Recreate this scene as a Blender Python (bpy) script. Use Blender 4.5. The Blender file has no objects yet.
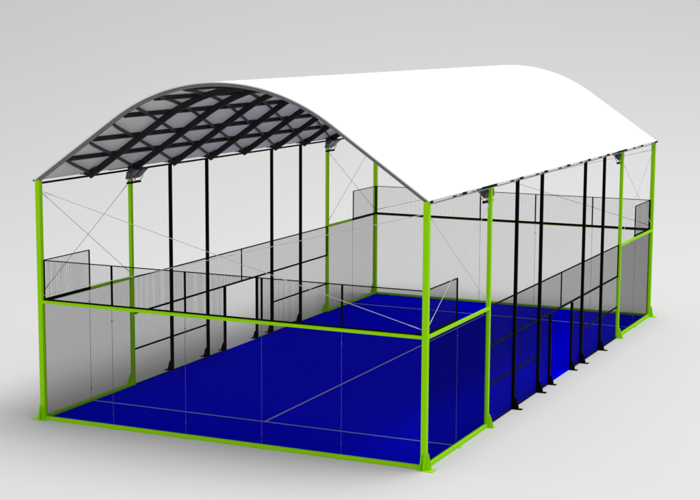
import bpy, bmesh, math, random
from mathutils import Vector, Matrix
random.seed(7)
scene = bpy.context.scene
COL = scene.collection

# ------------------------------------------------------------------ materials
def mat(name, base, rough=0.5, metal=0.0, noise=0.0, nscale=20.0, bump=0.0, bscale=200.0, spec=0.5):
    m = bpy.data.materials.new(name); m.use_nodes = True
    nt = m.node_tree; b = nt.nodes['Principled BSDF']
    b.inputs['Base Color'].default_value = (*base, 1)
    b.inputs['Roughness'].default_value = rough
    b.inputs['Metallic'].default_value = metal
    b.inputs['Specular IOR Level'].default_value = spec
    tc = nt.nodes.new('ShaderNodeTexCoord')
    if noise > 0:
        n = nt.nodes.new('ShaderNodeTexNoise'); n.inputs['Scale'].default_value = nscale
        n.inputs['Detail'].default_value = 6
        nt.links.new(tc.outputs['Object'], n.inputs['Vector'])
        mix = nt.nodes.new('ShaderNodeMix'); mix.data_type = 'RGBA'
        mix.inputs[6].default_value = (*[c*(1-noise) for c in base], 1)
        mix.inputs[7].default_value = (*[min(1, c*(1+noise)) for c in base], 1)
        nt.links.new(n.outputs['Fac'], mix.inputs[0])
        nt.links.new(mix.outputs[2], b.inputs['Base Color'])
    if bump > 0:
        n2 = nt.nodes.new('ShaderNodeTexNoise'); n2.inputs['Scale'].default_value = bscale
        nt.links.new(tc.outputs['Object'], n2.inputs['Vector'])
        bp = nt.nodes.new('ShaderNodeBump'); bp.inputs['Strength'].default_value = bump
        bp.inputs['Distance'].default_value = 0.01
        nt.links.new(n2.outputs['Fac'], bp.inputs['Height'])
        nt.links.new(bp.outputs['Normal'], b.inputs['Normal'])
    return m

M_GREEN = mat('lime_powder_coat', (0.34, 0.80, 0.0), 0.6, noise=0.04, nscale=6, spec=0.08)
M_BLACK = mat('black_powder_coat', (0.0025, 0.0025, 0.0025), 0.6, noise=0.2, nscale=8, spec=0.03)
M_STEEL = mat('dark_truss_steel', (0.014, 0.015, 0.0135), 0.6, noise=0.25, nscale=5, spec=0.25)
M_BRACE = mat('brace_steel', (0.035, 0.038, 0.036), 0.6, noise=0.2, nscale=5, spec=0.25)
M_EDGE = mat('grey_edge_tube', (0.17, 0.17, 0.17), 0.5, noise=0.1, nscale=4, spec=0.3)
M_CABLE = mat('cable_steel', (0.62, 0.62, 0.62), 0.6)
M_WIRE = mat('mesh_wire', (0.004, 0.004, 0.004), 0.6, spec=0.05)
M_SEAL = mat('glass_seal', (0.11, 0.11, 0.11), 0.5)
M_LINE = mat('white_line_fibre', (0.42, 0.42, 0.44), 0.9, noise=0.15, nscale=90, spec=0.1)
M_LAMPBODY = mat('lamp_body', (0.045, 0.048, 0.046), 0.5, noise=0.1, nscale=10)
M_LAMPGLASS = mat('lamp_lens', (0.10, 0.105, 0.10), 0.25)
M_YOKE = mat('yoke_steel', (0.40, 0.40, 0.40), 0.4)
M_FLOOR = mat('studio_floor_paint', (0.672, 0.672, 0.672), 0.9, noise=0.008, nscale=0.4, spec=0.0)
M_TURF = mat('blue_turf', (0.0, 0.0, 1.0), 0.95, noise=0.08, nscale=38, bump=0.15, bscale=160, spec=0.0)

def glass_mat():
    """neutral tinted sheet: absorption grows with the slant of the path through it"""
    m = bpy.data.materials.new('tempered_glass'); m.use_nodes = True
    nt = m.node_tree; nt.nodes.clear()
    def node(t, **k):
        n = nt.nodes.new(t)
        for a, v in k.items(): setattr(n, a, v)
        return n
    def math_(op, a, b=None):
        n = node('ShaderNodeMath', operation=op)
        for i, q in enumerate((a, b)):
            if q is None: continue
            if isinstance(q, (int, float)): n.inputs[i].default_value = q
            else: nt.links.new(q, n.inputs[i])
        return n.outputs[0]
    o = node('ShaderNodeOutputMaterial'); mx = node('ShaderNodeMixShader')
    ge = node('ShaderNodeNewGeometry'); dt = node('ShaderNodeVectorMath', operation='DOT_PRODUCT')
    nt.links.new(ge.outputs['Incoming'], dt.inputs[0]); nt.links.new(ge.outputs['True Normal'], dt.inputs[1])
    c = math_('MAXIMUM', math_('ABSOLUTE', dt.outputs['Value']), 0.22)
    slant = math_('POWER', math_('DIVIDE', 1.0, c), 1.0)
    tr = math_('POWER', 0.887, slant)
    t = node('ShaderNodeBsdfTransparent'); nt.links.new(tr, t.inputs['Color'])
    g = node('ShaderNodeBsdfGlossy'); g.inputs['Roughness'].default_value = 0.04
    g.inputs['Color'].default_value = (0.8, 0.8, 0.8, 1)
    mx.inputs[0].default_value = 0.003
    nt.links.new(t.outputs[0], mx.inputs[1]); nt.links.new(g.outputs[0], mx.inputs[2])
    nt.links.new(mx.outputs[0], o.inputs['Surface'])
    return m
M_GLASS = glass_mat()

def membrane_mat(name='white_pvc_membrane', col=(0.92, 0.92, 0.92), f0=0.12, f1=0.14):
    m = bpy.data.materials.new(name); m.use_nodes = True
    nt = m.node_tree; nt.nodes.clear()
    o = nt.nodes.new('ShaderNodeOutputMaterial'); mx = nt.nodes.new('ShaderNodeMixShader')
    d = nt.nodes.new('ShaderNodeBsdfDiffuse'); d.inputs['Color'].default_value = (*col, 1)
    t = nt.nodes.new('ShaderNodeBsdfTranslucent'); t.inputs['Color'].default_value = (*col, 1)
    tc = nt.nodes.new('ShaderNodeTexCoord'); n = nt.nodes.new('ShaderNodeTexNoise')
    n.inputs['Scale'].default_value = 0.8; n.inputs['Detail'].default_value = 3
    mr = nt.nodes.new('ShaderNodeMapRange'); mr.inputs[3].default_value = f0; mr.inputs[4].default_value = f1
    nt.links.new(tc.outputs['Object'], n.inputs['Vector']); nt.links.new(n.outputs['Fac'], mr.inputs[0])
    nt.links.new(mr.outputs[0], mx.inputs[0])
    nt.links.new(d.outputs[0], mx.inputs[1]); nt.links.new(t.outputs[0], mx.inputs[2])
    nt.links.new(mx.outputs[0], o.inputs['Surface'])
    return m
M_MEMB = membrane_mat()
M_UNDERSIDE = membrane_mat('membrane_underside_tint', (0.84, 0.84, 0.76), 0.52, 0.58)  # underside copy of the membrane: warm colour offsets blue bounce light, translucency lifts shade

# ------------------------------------------------------------------ mesh builder
class MB:
    def __init__(s): s.v = []; s.f = []; s.mi = []
    def hexa(s, p, mi=0):
        b = len(s.v); s.v += [tuple(q) for q in p]
        for q in ((0,3,2,1),(4,5,6,7),(0,1,5,4),(1,2,6,5),(2,3,7,6),(3,0,4,7)):
            s.f.append(tuple(b+i for i in q)); s.mi.append(mi)
        return s
    def box(s, x0, x1, y0, y1, z0, z1, mi=0):
        x0, x1 = sorted((x0, x1)); y0, y1 = sorted((y0, y1)); z0, z1 = sorted((z0, z1))
        return s.hexa([(x0,y0,z0),(x1,y0,z0),(x1,y1,z0),(x0,y1,z0),(x0,y0,z1),(x1,y0,z1),(x1,y1,z1),(x0,y1,z1)], mi)
    def prism(s, poly, axis_vec, mi=0):
        n = len(poly); b = len(s.v); a = Vector(axis_vec)
        s.v += [tuple(q) for q in poly] + [tuple(Vector(q)+a) for q in poly]
        s.f.append(tuple(b+i for i in range(n))[::-1]); s.f.append(tuple(b+n+i for i in range(n)))
        for i in range(n):
            j = (i+1) % n; s.f.append((b+i, b+j, b+n+j, b+n+i))
        s.mi += [mi]*(n+2)
        return s
    def tube(s, pts, r, seg=8, mi=0):
        pts = [Vector(p) for p in pts]; rings = []
        for i, p in enumerate(pts):
            d = (pts[min(i+1, len(pts)-1)] - pts[max(i-1, 0)]).normalized()
            up = Vector((0,0,1)) if abs(d.z) < .95 else Vector((1,0,0))
            a = d.cross(up).normalized(); c = d.cross(a).normalized()
            b = len(s.v); rings.append(b)
            for k in range(seg):
                t = 2*math.pi*k/seg; s.v.append(tuple(p + a*(r*math.cos(t)) + c*(r*math.sin(t))))
        for q in range(len(rings)-1):
            for k in range(seg):
                k2 = (k+1) % seg
                s.f.append((rings[q]+k, rings[q]+k2, rings[q+1]+k2, rings[q+1]+k)); s.mi.append(mi)
        s.f.append(tuple(rings[0]+k for k in range(seg))[::-1]); s.f.append(tuple(rings[-1]+k for k in range(seg)))
        s.mi += [mi, mi]
        return s
    def ribbon(s, pts, norms, side, w, d, mi=0):
        """bar of width w (along side) and depth d (down from the points, against norms)"""
        rings = []
        for i, (p, n) in enumerate(zip(pts, norms)):
            p = Vector(p); n = Vector(n); sd = Vector(side[i] if isinstance(side, list) else side).normalized()
            b = len(s.v); rings.append(b)
            s.v += [tuple(p+sd*w/2), tuple(p-sd*w/2), tuple(p-sd*w/2-n*d), tuple(p+sd*w/2-n*d)]
        for q in range(len(rings)-1):
            for k in range(4):
                k2 = (k+1) % 4
                s.f.append((rings[q]+k, rings[q]+k2, rings[q+1]+k2, rings[q+1]+k)); s.mi.append(mi)
        s.f.append(tuple(rings[0]+k for k in range(4))[::-1]); s.f.append(tuple(rings[-1]+k for k in range(4)))
        s.mi += [mi, mi]
        return s
    def build(s, name, mats, parent=None, origin=(0,0,0), bevel=0.0, smooth=False):
        me = bpy.data.meshes.new(name)
        o = Vector(origin)
        me.from_pydata([tuple(Vector(q)-o) for q in s.v], [], s.f)
        if not isinstance(mats, (list, tuple)): mats = [mats]
        for m in mats: me.materials.append(m)
        me.polygons.foreach_set('material_index', s.mi)
        bm = bmesh.new(); bm.from_mesh(me)
        bmesh.ops.recalc_face_normals(bm, faces=bm.faces)
        bm.to_mesh(me); bm.free()
        if smooth: me.polygons.foreach_set('use_smooth', [True]*len(me.polygons))
        ob = bpy.data.objects.new(name, me); COL.objects.link(ob)
        if parent is not None:
            ob.parent = parent
            pw = Vector((0,0,0)); q = parent
            while q is not None: pw += q.location; q = q.parent
            ob.location = o - pw
        else:
            ob.location = o
        if bevel > 0:
            bv = ob.modifiers.new('bevel', 'BEVEL'); bv.width = bevel; bv.segments = 2; bv.limit_method = 'ANGLE'
        return ob

def thing(name, loc, label, cat, group=None):
    o = bpy.data.objects.new(name, None); COL.objects.link(o); o.location = loc
    o.empty_display_size = 0.3
    o['label'] = label; o['category'] = cat; o['kind'] = 'thing'
    if group: o['group'] = group
    return o
def struct(o):
    o['kind'] = 'structure'; return o

# ------------------------------------------------------------------ dimensions (metres)
W, L = 10.0, 20.0
ZR = 2.92          # top of the glass / height of the green rail
ZM = 3.92          # top of the mesh above the glass
ZE = 5.86          # eaves
SL = 0.68; XB = 2.2; Z0 = 5.93
TH = math.atan(SL); RR = (5-XB)/math.sin(TH); ZB = Z0 + SL*XB; ZC = ZB - RR*math.cos(TH)
def rz(x):
    u = x if x <= 5 else 10-x
    return Z0 + SL*u if u < XB else ZC + math.sqrt(max(0, RR*RR - (5-u)**2))
def rn(x):
    if min(x, 10-x) < XB: n = Vector((-SL, 0, 1)).normalized()
    else:
        u = min(x, 10-x); n = Vector((-(5-u), 0, math.sqrt(RR*RR-(5-u)**2))).normalized()
    if x > 5: n = Vector((-n.x, 0, n.z))
    return n
def surf(x, y, off):   # point a distance off below the membrane
    n = rn(x); return Vector((x, y, rz(x))) - n*off

# ------------------------------------------------------------------ setting: floor with cove, court
AZ = -0.431
fw = Vector((math.sin(AZ), math.cos(AZ), 0)); rt = Vector((fw.y, -fw.x, 0))
prof = [(-90, 0)]
for d in range(-80, 13, 4): prof.append((d, 0))
R = 115.0
for i in range(1, 41):
    a = math.radians(75)*i/40; prof.append((12 + R*math.sin(a), R - R*math.cos(a)))
m = MB(); N = 12
for d, z in prof:
    for k in range(N+1):
        p = Vector((5, 10, 0)) + fw*d + rt*(-180 + 360*k/N); m.v.append((p.x, p.y, z))
for i in range(len(prof)-1):
    for k in range(N):
        a = i*(N+1)+k; m.f.append((a, a+1, a+N+2, a+N+1)); m.mi.append(0)
struct(m.build('floor', M_FLOOR, smooth=True))
struct(MB().box(0.03, W-0.03, 0.03, L-0.03, 0.002, 0.02).build('court_surface', M_TURF))
m = MB(); lz = 0.0245
m.box(0.06, W-0.06, 2.036, 2.084, 0.021, lz); m.box(0.06, W-0.06, 17.766, 17.814, 0.021, lz)
m.box(4.976, 5.024, 2.084, 17.766, 0.021, lz)
struct(m.build('court_lines', M_LINE))

# ------------------------------------------------------------------ canopy
canopy = thing('canopy', (5, 10, 0), 'white barrel-vaulted canopy on green and black posts over the blue court', 'canopy')

def post(x, y, h, w, material, parent, name, outx, outy, plate, gus, gh):
    ob = MB().box(x-w/2, x+w/2, y-w/2, y+w/2, 0.012, h).build(name, material, parent, (x, y, 0), bevel=0.006)
    pm = MB()
    # plate shifted outward
    px0, px1 = x-w/2-0.03, x+w/2+0.03; py0, py1 = y-w/2-0.03, y+w/2+0.03
    if outx < 0: px0 = x-w/2-plate
    if outx > 0: px1 = x+w/2+plate
    if outy < 0: py0 = y-w/2-plate*0.55
    if outy > 0: py1 = y+w/2+plate*0.55
    pm.box(px0, px1, py0, py1, 0.001, 0.013)
    for bx in (px0+0.04, px1-0.04):
        for by in (py0+0.02, py1-0.02):
            pm.tube([(bx, by, 0.012), (bx, by, 0.021)], 0.010, 6)
    pm.build('base_plate', material, ob, (x, y, 0))
    t = 0.014
    dirs = []
    if outx: dirs.append((outx, 0))
    if outy: dirs.append((0, outy))
    for dx, dy in dirs:
        for sft in (-w*0.3, w*0.3):
            ox, oy = (0, sft) if dx else (sft, 0)
            bx, by = x+dx*(w/2+0.001)+ox, y+dy*(w/2+0.001)+oy
            poly = [(bx, by, 0.014), (bx+dx*gus, by+dy*gus, 0.014), (bx+dx*gus, by+dy*gus, 0.06), (bx+dx*0.03, by+dy*0.03, gh), (bx, by, gh)]
            av = (0, t, 0) if dx else (t, 0, 0)
            poly = [(p[0]-av[0]/2, p[1]-av[1]/2, p[2]) for p in poly]
            MB().prism(poly, av).build('gusset', material, ob, (x, y, 0))
    return ob

GW, SW, BW = 0.125, 0.095, 0.08
for x, ox in ((0, -1), (W, 1)):
    for y, oy in ((0, -1), (L, 1)):
        post(x, y, ZE, GW, M_GREEN, canopy, 'post', ox, oy, 0.20, 0.09, 0.36)['label'] = 'lime green square corner post'
    for y in (4, 16):
        post(x, y, ZE-0.03, SW, M_GREEN, canopy, 'post', ox, 0, 0.16, 0.12, 0.32)['label'] = 'lime green post on the long side'
    for y in (6, 8, 12, 14):
        post(x, y, 5.80, BW, M_BLACK, canopy, 'post', ox, 0, 0.20, 0.10, 0.28)['label'] = 'tall black post on the long side'

# membrane (a sheet 2.5 cm thick following the vault)
xs = [-0.085] + [i*W/60 for i in range(61)] + [W+0.085]
def rzx(x):
    return rz(min(max(x, 0), W)) - (SL*0.085 if x < 0 or x > W else 0)
ys = [-0.07] + [i*2.0 for i in range(1, 10)] + [L+0.07]
m = MB(); nx, ny = len(xs), len(ys)
for lay in (0, 1):
    for x in xs:
        n = rn(min(max(x, 0), W))
        for y in ys:
            p = Vector((x, y, rzx(x))) - n*(0.025*lay); m.v.append(tuple(p))
def idx(l, i, j): return l*nx*ny + i*ny + j
for i in range(nx-1):
    for j in range(ny-1):
        m.f.append((idx(0,i,j), idx(0,i+1,j), idx(0,i+1,j+1), idx(0,i,j+1)))
        m.f.append((idx(1,i,j), idx(1,i,j+1), idx(1,i+1,j+1), idx(1,i+1,j)))
for i in range(nx-1):
    m.f.append((idx(0,i,0), idx(1,i,0), idx(1,i+1,0), idx(0,i+1,0))); m.f.append((idx(0,i,ny-1), idx(0,i+1,ny-1), idx(1,i+1,ny-1), idx(1,i,ny-1)))
for j in range(ny-1):
    m.f.append((idx(0,0,j), idx(0,0,j+1), idx(1,0,j+1), idx(1,0,j))); m.f.append((idx(0,nx-1,j), idx(1,nx-1,j), idx(1,nx-1,j+1), idx(0,nx-1,j+1)))
m.mi = [1 if all(q >= nx*ny for q in f) else 0 for f in m.f]
memb = m.build('roof_membrane', [M_MEMB, M_UNDERSIDE], canopy, (5, 10, 0), smooth=True)
memb.data.set_sharp_from_angle(angle=math.radians(40)) if hasattr(memb.data, 'set_sharp_from_angle') else None

# valances and eave rails
for x, s in ((0, -1), (W, 1)):
    xo = x + s*0.075
    MB().tube([(xo, 0.02, 5.872), (xo, L-0.02, 5.872)], 0.016, 8).build('edge_tube', M_MEMB, canopy, (xo, 10, 5.872), smooth=True)
    xr = x - s*0.005; rh = 0.022 if s < 0 else 0.010
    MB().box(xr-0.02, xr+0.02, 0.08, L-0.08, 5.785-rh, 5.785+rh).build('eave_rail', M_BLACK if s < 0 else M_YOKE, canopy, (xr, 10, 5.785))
    for y in range(0, 21, 2):
        y0, y1 = y-0.12, y+0.12
        if y == 4: y0, y1 = 3.15, 4.15
        if y == 16: y0, y1 = 15.1, 16.15
        if y == 0: y0, y1 = -0.06, 0.06
        if y == 20: y0, y1 = 19.75, 20.06
        MB().box(xo+s*0.017, xo+s*0.04, y0, y1, 5.83, 5.88).build('eave_bracket', M_BLACK, canopy, (xo, y, 5.86))

# arches every two metres
ax = [0.0] + [i*W/48 for i in range(1, 48)] + [W]
for y in range(0, 21, 2):
    end = y in (0, 20)
    off = 0.026 if end else 0.085
    w, d = (0.085, 0.075) if end else (0.088, 0.15)
    pts = [surf(x, y, off) for x in ax]; nn = [rn(x) for x in ax]
    m = MB().ribbon(pts, nn, (0, 1, 0), w, d)
    a = m.build('arch', M_EDGE if end else M_STEEL, canopy, (5, y, 7), bevel=0.008)
    a['label'] = 'grey end arch along the membrane edge' if end else 'dark steel arch inside the vault'
    if not end:
        for x, s in ((0, 1), (W, -1)):
            poly = [(x-s*0.03, y-0.05, 5.84), (x+s*0.15, y-0.05, 5.84), (x+s*0.42, y-0.05, 6.02), (x+s*0.34, y-0.05, 6.08), (x-s*0.03, y-0.05, 5.90)]
            MB().prism([(p[0], y-0.08, p[2]-0.02) for p in poly], (0, 0.16, 0)).build('foot', M_STEEL, a, (x, y, 5.9))

# purlins
PX = [0.78, 1.5, 2.36, 3.2, 4.1]
for x in PX + [5.0] + [W-q for q in reversed(PX)]:
    n = rn(x); sd = Vector((n.z, 0, -n.x))
    m = MB().ribbon([surf(x, 0.055, 0.03), surf(x, L-0.055, 0.03)], [n, n], tuple(sd), 0.06, 0.10)
    m.build('purlin', M_STEEL, canopy, tuple(surf(x, 10, 0.06)))

# diagonal roof braces: from each arch foot, one bay forward per purlin
chain = [0.05, 0.74, 1.40, 2.06, 2.72, 3.36, 4.0]
for mir in (0, 1):
    for k in range(1, 14):
        yy = 2.0*k
        seq = [(chain[i], yy - 2.0*i) for i in range(len(chain))]
        pts = []
        for i0, ((xa, ya), (xb, yb)) in enumerate(zip(seq, seq[1:])):
            for q in range(5):
                t = q/4; yv = ya+(yb-ya)*t
                if -0.01 <= yv <= L+0.01 and not (q == 0 and i0): pts.append((xa+(xb-xa)*t, min(max(yv, 0.05), L-0.05)))
        if len(pts) < 3: continue
        P3, NN, SD = [], [], []
        for i, (x, y) in enumerate(pts):
            X = W-x if mir else x
            P3.append(surf(X, y, 0.06)); NN.append(rn(X))
        for i in range(len(P3)):
            d = P3[min(i+1, len(P3)-1)] - P3[max(0, i-1)]
            SD.append(d.cross(NN[i]).normalized())
        MB().ribbon(P3, NN, SD, 0.06, 0.06).build('roof_brace', M_BRACE, canopy, tuple(P3[0]))

# bracing cables
def cable(a, b):
    a = Vector(a); b = Vector(b); mid = (a+b)/2
    m = MB().tube([a, b], 0.007, 6)
    d = (b-a).normalized()
    m.tube([a+d*0.1, a+d*0.35], 0.011, 6); m.tube([b-d*0.35, b-d*0.1], 0.011, 6)   # turnbuckles
    m.build('brace_cable', M_CABLE, canopy, tuple(mid))
for x, s in ((0, -1), (W, 1)):
    xc = x
    for y0, y1 in ((0.07, 3.95), (19.93, 16.05)):
        cable((xc, y0, 5.58), (xc, y1, 3.06)); cable((xc+0.02*s, y0, 3.12), (xc+0.02*s, y1, 5.45))
for y, s in ((0, -1), (L, 1)):
    cable((0.07, y, 5.60), (9.93, y, 3.08)); cable((0.07, y+0.02*s, 3.08), (9.93, y+0.02*s, 5.58))

# ------------------------------------------------------------------ panels
WT = 0.0026
def wires(m, u0, u1, z0, z1, fx, step=0.031):
    """woven grid in a plane: fx maps (u, v_offset, z) to a point"""
    def bar(ua, ub, za, zb, o):
        a, b = fx(ua, o-WT/2), fx(ub, o+WT/2)
        m.box(a[0], b[0], a[1], b[1], za, zb)
    n = max(1, round((u1-u0)/step))
    for i in range(1, n):
        u = u0+(u1-u0)*i/n; bar(u-WT/2, u+WT/2, z0, z1, -WT/2)
    n = max(1, round((z1-z0)/step))
    for i in range(1, n):
        z = z0+(z1-z0)*i/n; bar(u0, u1, z-WT/2, z+WT/2, WT/2)

def along_x(y): return lambda u, o: (u, y+o)
def along_y(x): return lambda u, o: (x+o, u)
def fbox(m, fx, u0, u1, o0, o1, z0, z1, mi=0):
    a, b = fx(u0, o0), fx(u1, o1); m.box(a[0], b[0], a[1], b[1], z0, z1, mi)

def glass_panel(parent, fx, u0, u1, z0, z1):
    m = MB(); fbox(m, fx, u0+0.006, u1-0.006, -0.006, 0.006, z0, z1)
    c = fx((u0+u1)/2, 0)
    g = m.build('glass_panel', M_GLASS, parent, (c[0], c[1], z0))
    return g
def seam(parent, fx, u, z0, z1):
    m = MB(); fbox(m, fx, u-0.0025, u+0.0025, -0.004, 0.004, z0, z1)
    for z in (0.35, 2.6): fbox(m, fx, u-0.013, u+0.013, -0.012, 0.012, z-0.013, z+0.013)
    c = fx(u, 0); m.build('glass_clamps', M_SEAL, parent, (c[0], c[1], z0))
def mesh_panel(parent, fx, u0, u1, z0, z1, tw=0.022, sw=0.035, bottom=0.0, ends=(1, 1)):
    m = MB(); wires(m, u0, u1, z0, z1, fx)
    c = fx((u0+u1)/2, 0)
    p = m.build('mesh_panel', M_WIRE, parent, (c[0], c[1], z0))
    f = MB()
    fbox(f, fx, u0, u1, -tw/2, tw/2, z1-tw/2, z1+tw/2)
    if bottom: fbox(f, fx, u0, u1, -bottom/2, bottom/2, z0-bottom/2, z0+bottom/2)
    zb, zt = z0+(bottom/2 if bottom else 0), z1-tw/2
    if ends[0]: fbox(f, fx, u0+0.001, u0+sw/2, -sw/2, sw/2, zb, zt)
    if ends[1]: fbox(f, fx, u1-sw/2, u1-0.001, -sw/2, sw/2, zb, zt)
    f.build('frame', M_BLACK, p, (c[0], c[1], z0))
    return p

# end walls -----------------------------------------------------------
def end_wall(y, s, label):
    t = thing('end_wall', (5, y, 0), label, 'glass wall', 'glass end walls of the court')
    h = GW/2
    MB().box(h+0.001, W-h-0.001, y+s*0.0, y+s*0.07, ZR-0.035, ZR+0.035).build('top_rail', M_GREEN, t, (5, y, ZR), bevel=0.005)
    b = MB().box(h+0.001, W-h-0.001, y-0.05, y+0.05, 0.003, 0.085)
    for x in (2, 4, 6, 8): b.box(x-0.07, x+0.07, y+s*0.051, y+s*0.10, 0.001, 0.014)
    b.build('base_rail', M_GREEN, t, (5, y, 0), bevel=0.005)
    fx = along_x(y - s*0.022)
    for i in range(5):
        u0, u1 = max(2*i, h+0.002), min(2*i+2, W-h-0.002)
        glass_panel(t, fx, u0, u1, 0.087, ZR-0.02)
        if i: seam(t, fx, 2*i, 0.09, ZR-0.03)
        mesh_panel(t, along_x(y - s*0.04), u0, u1, ZR+0.03, ZM, bottom=0.06)
    return t
end_wall(0, -1, 'glass end wall nearest the viewer, five panes with mesh strip above')
end_wall(L, 1, 'glass end wall at the far end of the blue court, seen from inside')

# corner walls --------------------------------------------------------
def corner_wall(x, s, y0, y1, label):
    """y0 corner post, y1 intermediate post"""
    t = thing('corner_wall', (x, (y0+y1)/2, 0), label, 'glass wall', 'glass side walls at the court corners')
    d = 1 if y1 > y0 else -1
    a, b = y0+d*(GW/2+0.002), y1-d*(SW/2+0.002); ym = y0+2*d
    MB().box(x, x+s*0.07, a, b, ZR-0.035, ZR+0.035).build('top_rail', M_GREEN, t, (x, (a+b)/2, ZR), bevel=0.005)
    m = MB().box(x-0.05, x+0.05, a, b, 0.003, 0.085)
    m.box(x+s*0.051, x+s*0.10, ym-0.07, ym+0.07, 0.001, 0.014)
    m.build('base_rail', M_GREEN, t, (x, (a+b)/2, 0), bevel=0.005)
    fx = along_y(x - s*0.022)
    lo, hi = sorted((a, ym)); glass_panel(t, fx, lo, hi, 0.087, ZR-0.02)
    mesh_panel(t, along_y(x - s*0.04), lo, hi, ZR+0.03, ZM, bottom=0.06)
    lo, hi = sorted((b, ym)); glass_panel(t, fx, lo, hi, 0.087, ZR-0.02)
    seam(t, fx, ym, 0.09, ZR-0.03)
corner_wall(0, -1, 0, 4, 'two-pane glass side wall at the near left corner, mesh over its front half')
corner_wall(W, 1, 0, 4, 'two-pane glass side wall at the nearest corner, right of the closest green post')
corner_wall(0, -1, L, 16, 'two-pane glass side wall at the far left corner behind the black posts')
corner_wall(W, 1, L, 16, 'two-pane glass side wall at the far right corner beside the bright floor')

# mesh fences ---------------------------------------------------------
def side_fence(x, s, label):
    t = thing('mesh_fence', (x, 10, 0), label, 'fence', 'mesh fences along the long sides')
    xi = x - s*0.02
    ZH = 1.95
    fx = along_y(xi)
    a, b = 4+SW/2+0.002, 16-SW/2-0.002
    o = BW/2+0.002
    cuts = [a, 6, 8, 10, 12, 14, b]
    for u0, u1 in zip(cuts, cuts[1:]):
        mesh_panel(t, fx, u0, u1, ZH+0.022, ZR, tw=0.03, sw=0.03)
    for u0, u1 in ((a, 6), (6, 8), (8, 9), (11, 12), (12, 14), (14, b)):
        m = MB(); wires(m, u0, u1, 0.03, ZH-0.022, fx)
        m.build('mesh_panel', M_WIRE, t, (xi, (u0+u1)/2, 0))
    MB().box(xi-0.022, xi+0.022, a, b, ZH-0.022, ZH+0.022).build('middle_rail', M_BLACK, t, (xi, 10, ZH))
    for u0, u1 in ((a, 8-o), (12+o, b)):
        MB().box(xi-0.018, xi+0.018, u0, u1, 0.96, 1.0).build('lower_rail', M_BLACK, t, (xi, (u0+u1)/2, 0.98))
    for u0, u1 in ((a, 9), (11, b)):
        MB().box(xi-0.015, xi+0.015, u0, u1, 0.003, 0.034).build('bottom_rail', M_BLACK, t, (xi, (u0+u1)/2, 0.0))
    for y in (9, 11):
        post(x, y, 1.925, 0.07, M_BLACK, t, 'door_post', s, 0, 0.17, 0.09, 0.24)
side_fence(0, -1, 'black mesh fence on the far long side, left of the court, with open doorway')
side_fence(W, 1, 'black mesh fence on the near long side, beside the bright floor, with open doorway')

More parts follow.
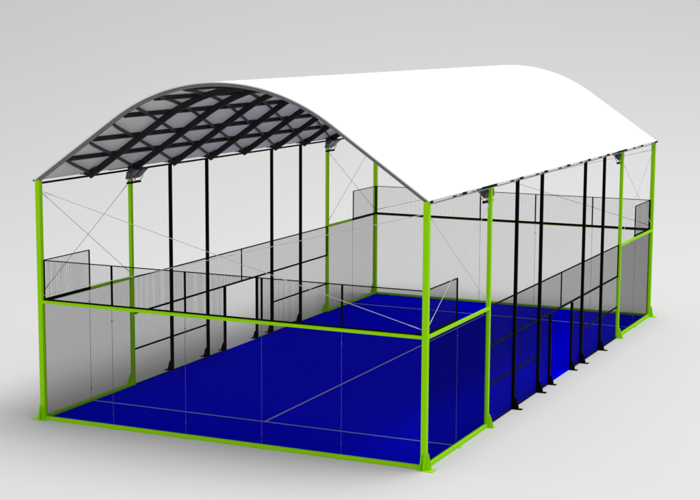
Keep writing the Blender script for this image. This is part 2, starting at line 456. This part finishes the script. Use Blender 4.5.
# ------------------------------------------------------------------ floodlights
def floodlight(x, s, y, label):
    """s = inward direction along x"""
    t = thing('floodlight', (x, y, 5.46), label, 'floodlight', 'twin floodlights on the green side posts')
    c = x + s*(SW/2+0.03)
    MB().box(c-0.025, c+0.025, y-0.27, y+0.37, 5.435, 5.485).build('crossbar', M_BLACK, t, (c, y, 5.46), bevel=0.004)
    MB().box(x+s*(SW/2+0.001), c-s*0.026, y-0.05, y+0.05, 5.42, 5.50).build('clamp', M_BLACK, t, (c, y, 5.46))
    for yc in (y-0.13, y+0.23):
        cx, cz = c+s*0.10, 5.70
        u = Vector((s*0.72, 0, 0.69)).normalized(); n = Vector((s*u.z, 0, -s*u.x*1)).normalized()
        n = Vector((s*abs(u.z), 0, -abs(u.x)))
        C = Vector((cx, yc, cz)); hy = 0.145; hu = 0.18
        def quad(ku, ky, off):
            return [C + u*(a*hu*ku) + Vector((0, b*hy*ky, 0)) + n*off for a, b in ((-1,-1),(1,-1),(1,1),(-1,1))]
        body = MB().hexa(quad(0.7, 0.7, -0.09) + quad(1, 1, -0.02))
        body.hexa(quad(1.04, 1.04, -0.0195) + quad(1.04, 1.04, 0.02))
        for i in range(6):   # cooling fins on the back
            yy = -hy*0.6 + hy*1.2*i/5
            q = [C + u*(a*hu*0.6) + Vector((0, yy+b*0.005, 0)) - n*0.091 for a, b in ((-1,-1),(1,-1),(1,1),(-1,1))]
            q2 = [p - n*0.035 for p in q]; body.hexa(q + q2)
        bo = body.build('lamp_head', M_LAMPBODY, t, tuple(C))
        MB().hexa(quad(0.9, 0.9, 0.0205) + quad(0.9, 0.9, 0.024)).build('lens', M_LAMPGLASS, bo, tuple(C))
        k = C - n*0.02
        ym = hy*1.04+0.018
        MB().tube([(k.x, yc-ym, k.z), (c+s*0.04, yc-ym, 5.56), (c, yc-ym*0.6, 5.487), (c, yc+ym*0.6, 5.487), (c+s*0.04, yc+ym, 5.56), (k.x, yc+ym, k.z)], 0.011, 6).build('yoke', M_YOKE, bo, tuple(C))
floodlight(0, 1, 4, 'twin floodlight on the near green post of the left long side')
floodlight(0, 1, 16, 'twin floodlight on the far green post of the left long side')
floodlight(W, -1, 4, 'twin floodlight on the near green post of the right long side')
floodlight(W, -1, 16, 'twin floodlight on the far green post of the right long side')

# ------------------------------------------------------------------ light
w = bpy.data.worlds.new('World'); scene.world = w; w.use_nodes = True
bg = w.node_tree.nodes['Background']; bg.inputs[0].default_value = (1, 1, 1, 1); bg.inputs[1].default_value = 0.60

def area(name, loc, target, size, power):
    ld = bpy.data.lights.new(name, 'AREA'); ld.shape = 'DISK'; ld.size = size; ld.energy = power
    o = bpy.data.objects.new(name, ld); COL.objects.link(o); o.location = loc
    o.rotation_euler = (Vector(target)-Vector(loc)).to_track_quat('-Z', 'Y').to_euler()
    return o
area('key_softbox', (5+15, 10+6, 74), (5, 10, 0), 44, 40500)

# ------------------------------------------------------------------ camera
cd = bpy.data.cameras.new('camera'); co = bpy.data.objects.new('camera', cd); COL.objects.link(co)
scene.camera = co
az, el, ro, f = -0.4310, 0.1428, 0.0051, 1535.2
F = Vector((math.sin(az)*math.cos(el), math.cos(az)*math.cos(el), -math.sin(el)))
Rv = F.cross(Vector((0,0,1))).normalized(); U = Rv.cross(F)
R2 = Rv*math.cos(ro) + U*math.sin(ro); U2 = -Rv*math.sin(ro) + U*math.cos(ro)
mt = Matrix((R2, U2, -F)).transposed().to_4x4(); mt.translation = Vector((22.0393, -30.0892, 9.4669))
co.matrix_world = mt
cd.sensor_width = 36; cd.lens = f/700*36; cd.clip_end = 1000; cd.clip_start = 0.5

scene.view_settings.view_transform = 'Standard'; scene.view_settings.look = 'None'
scene.view_settings.exposure = 0.0; scene.view_settings.gamma = 1
scene.render.engine = 'CYCLES'
scene.cycles.max_bounces = 12; scene.cycles.transparent_max_bounces = 32; scene.cycles.diffuse_bounces = 4
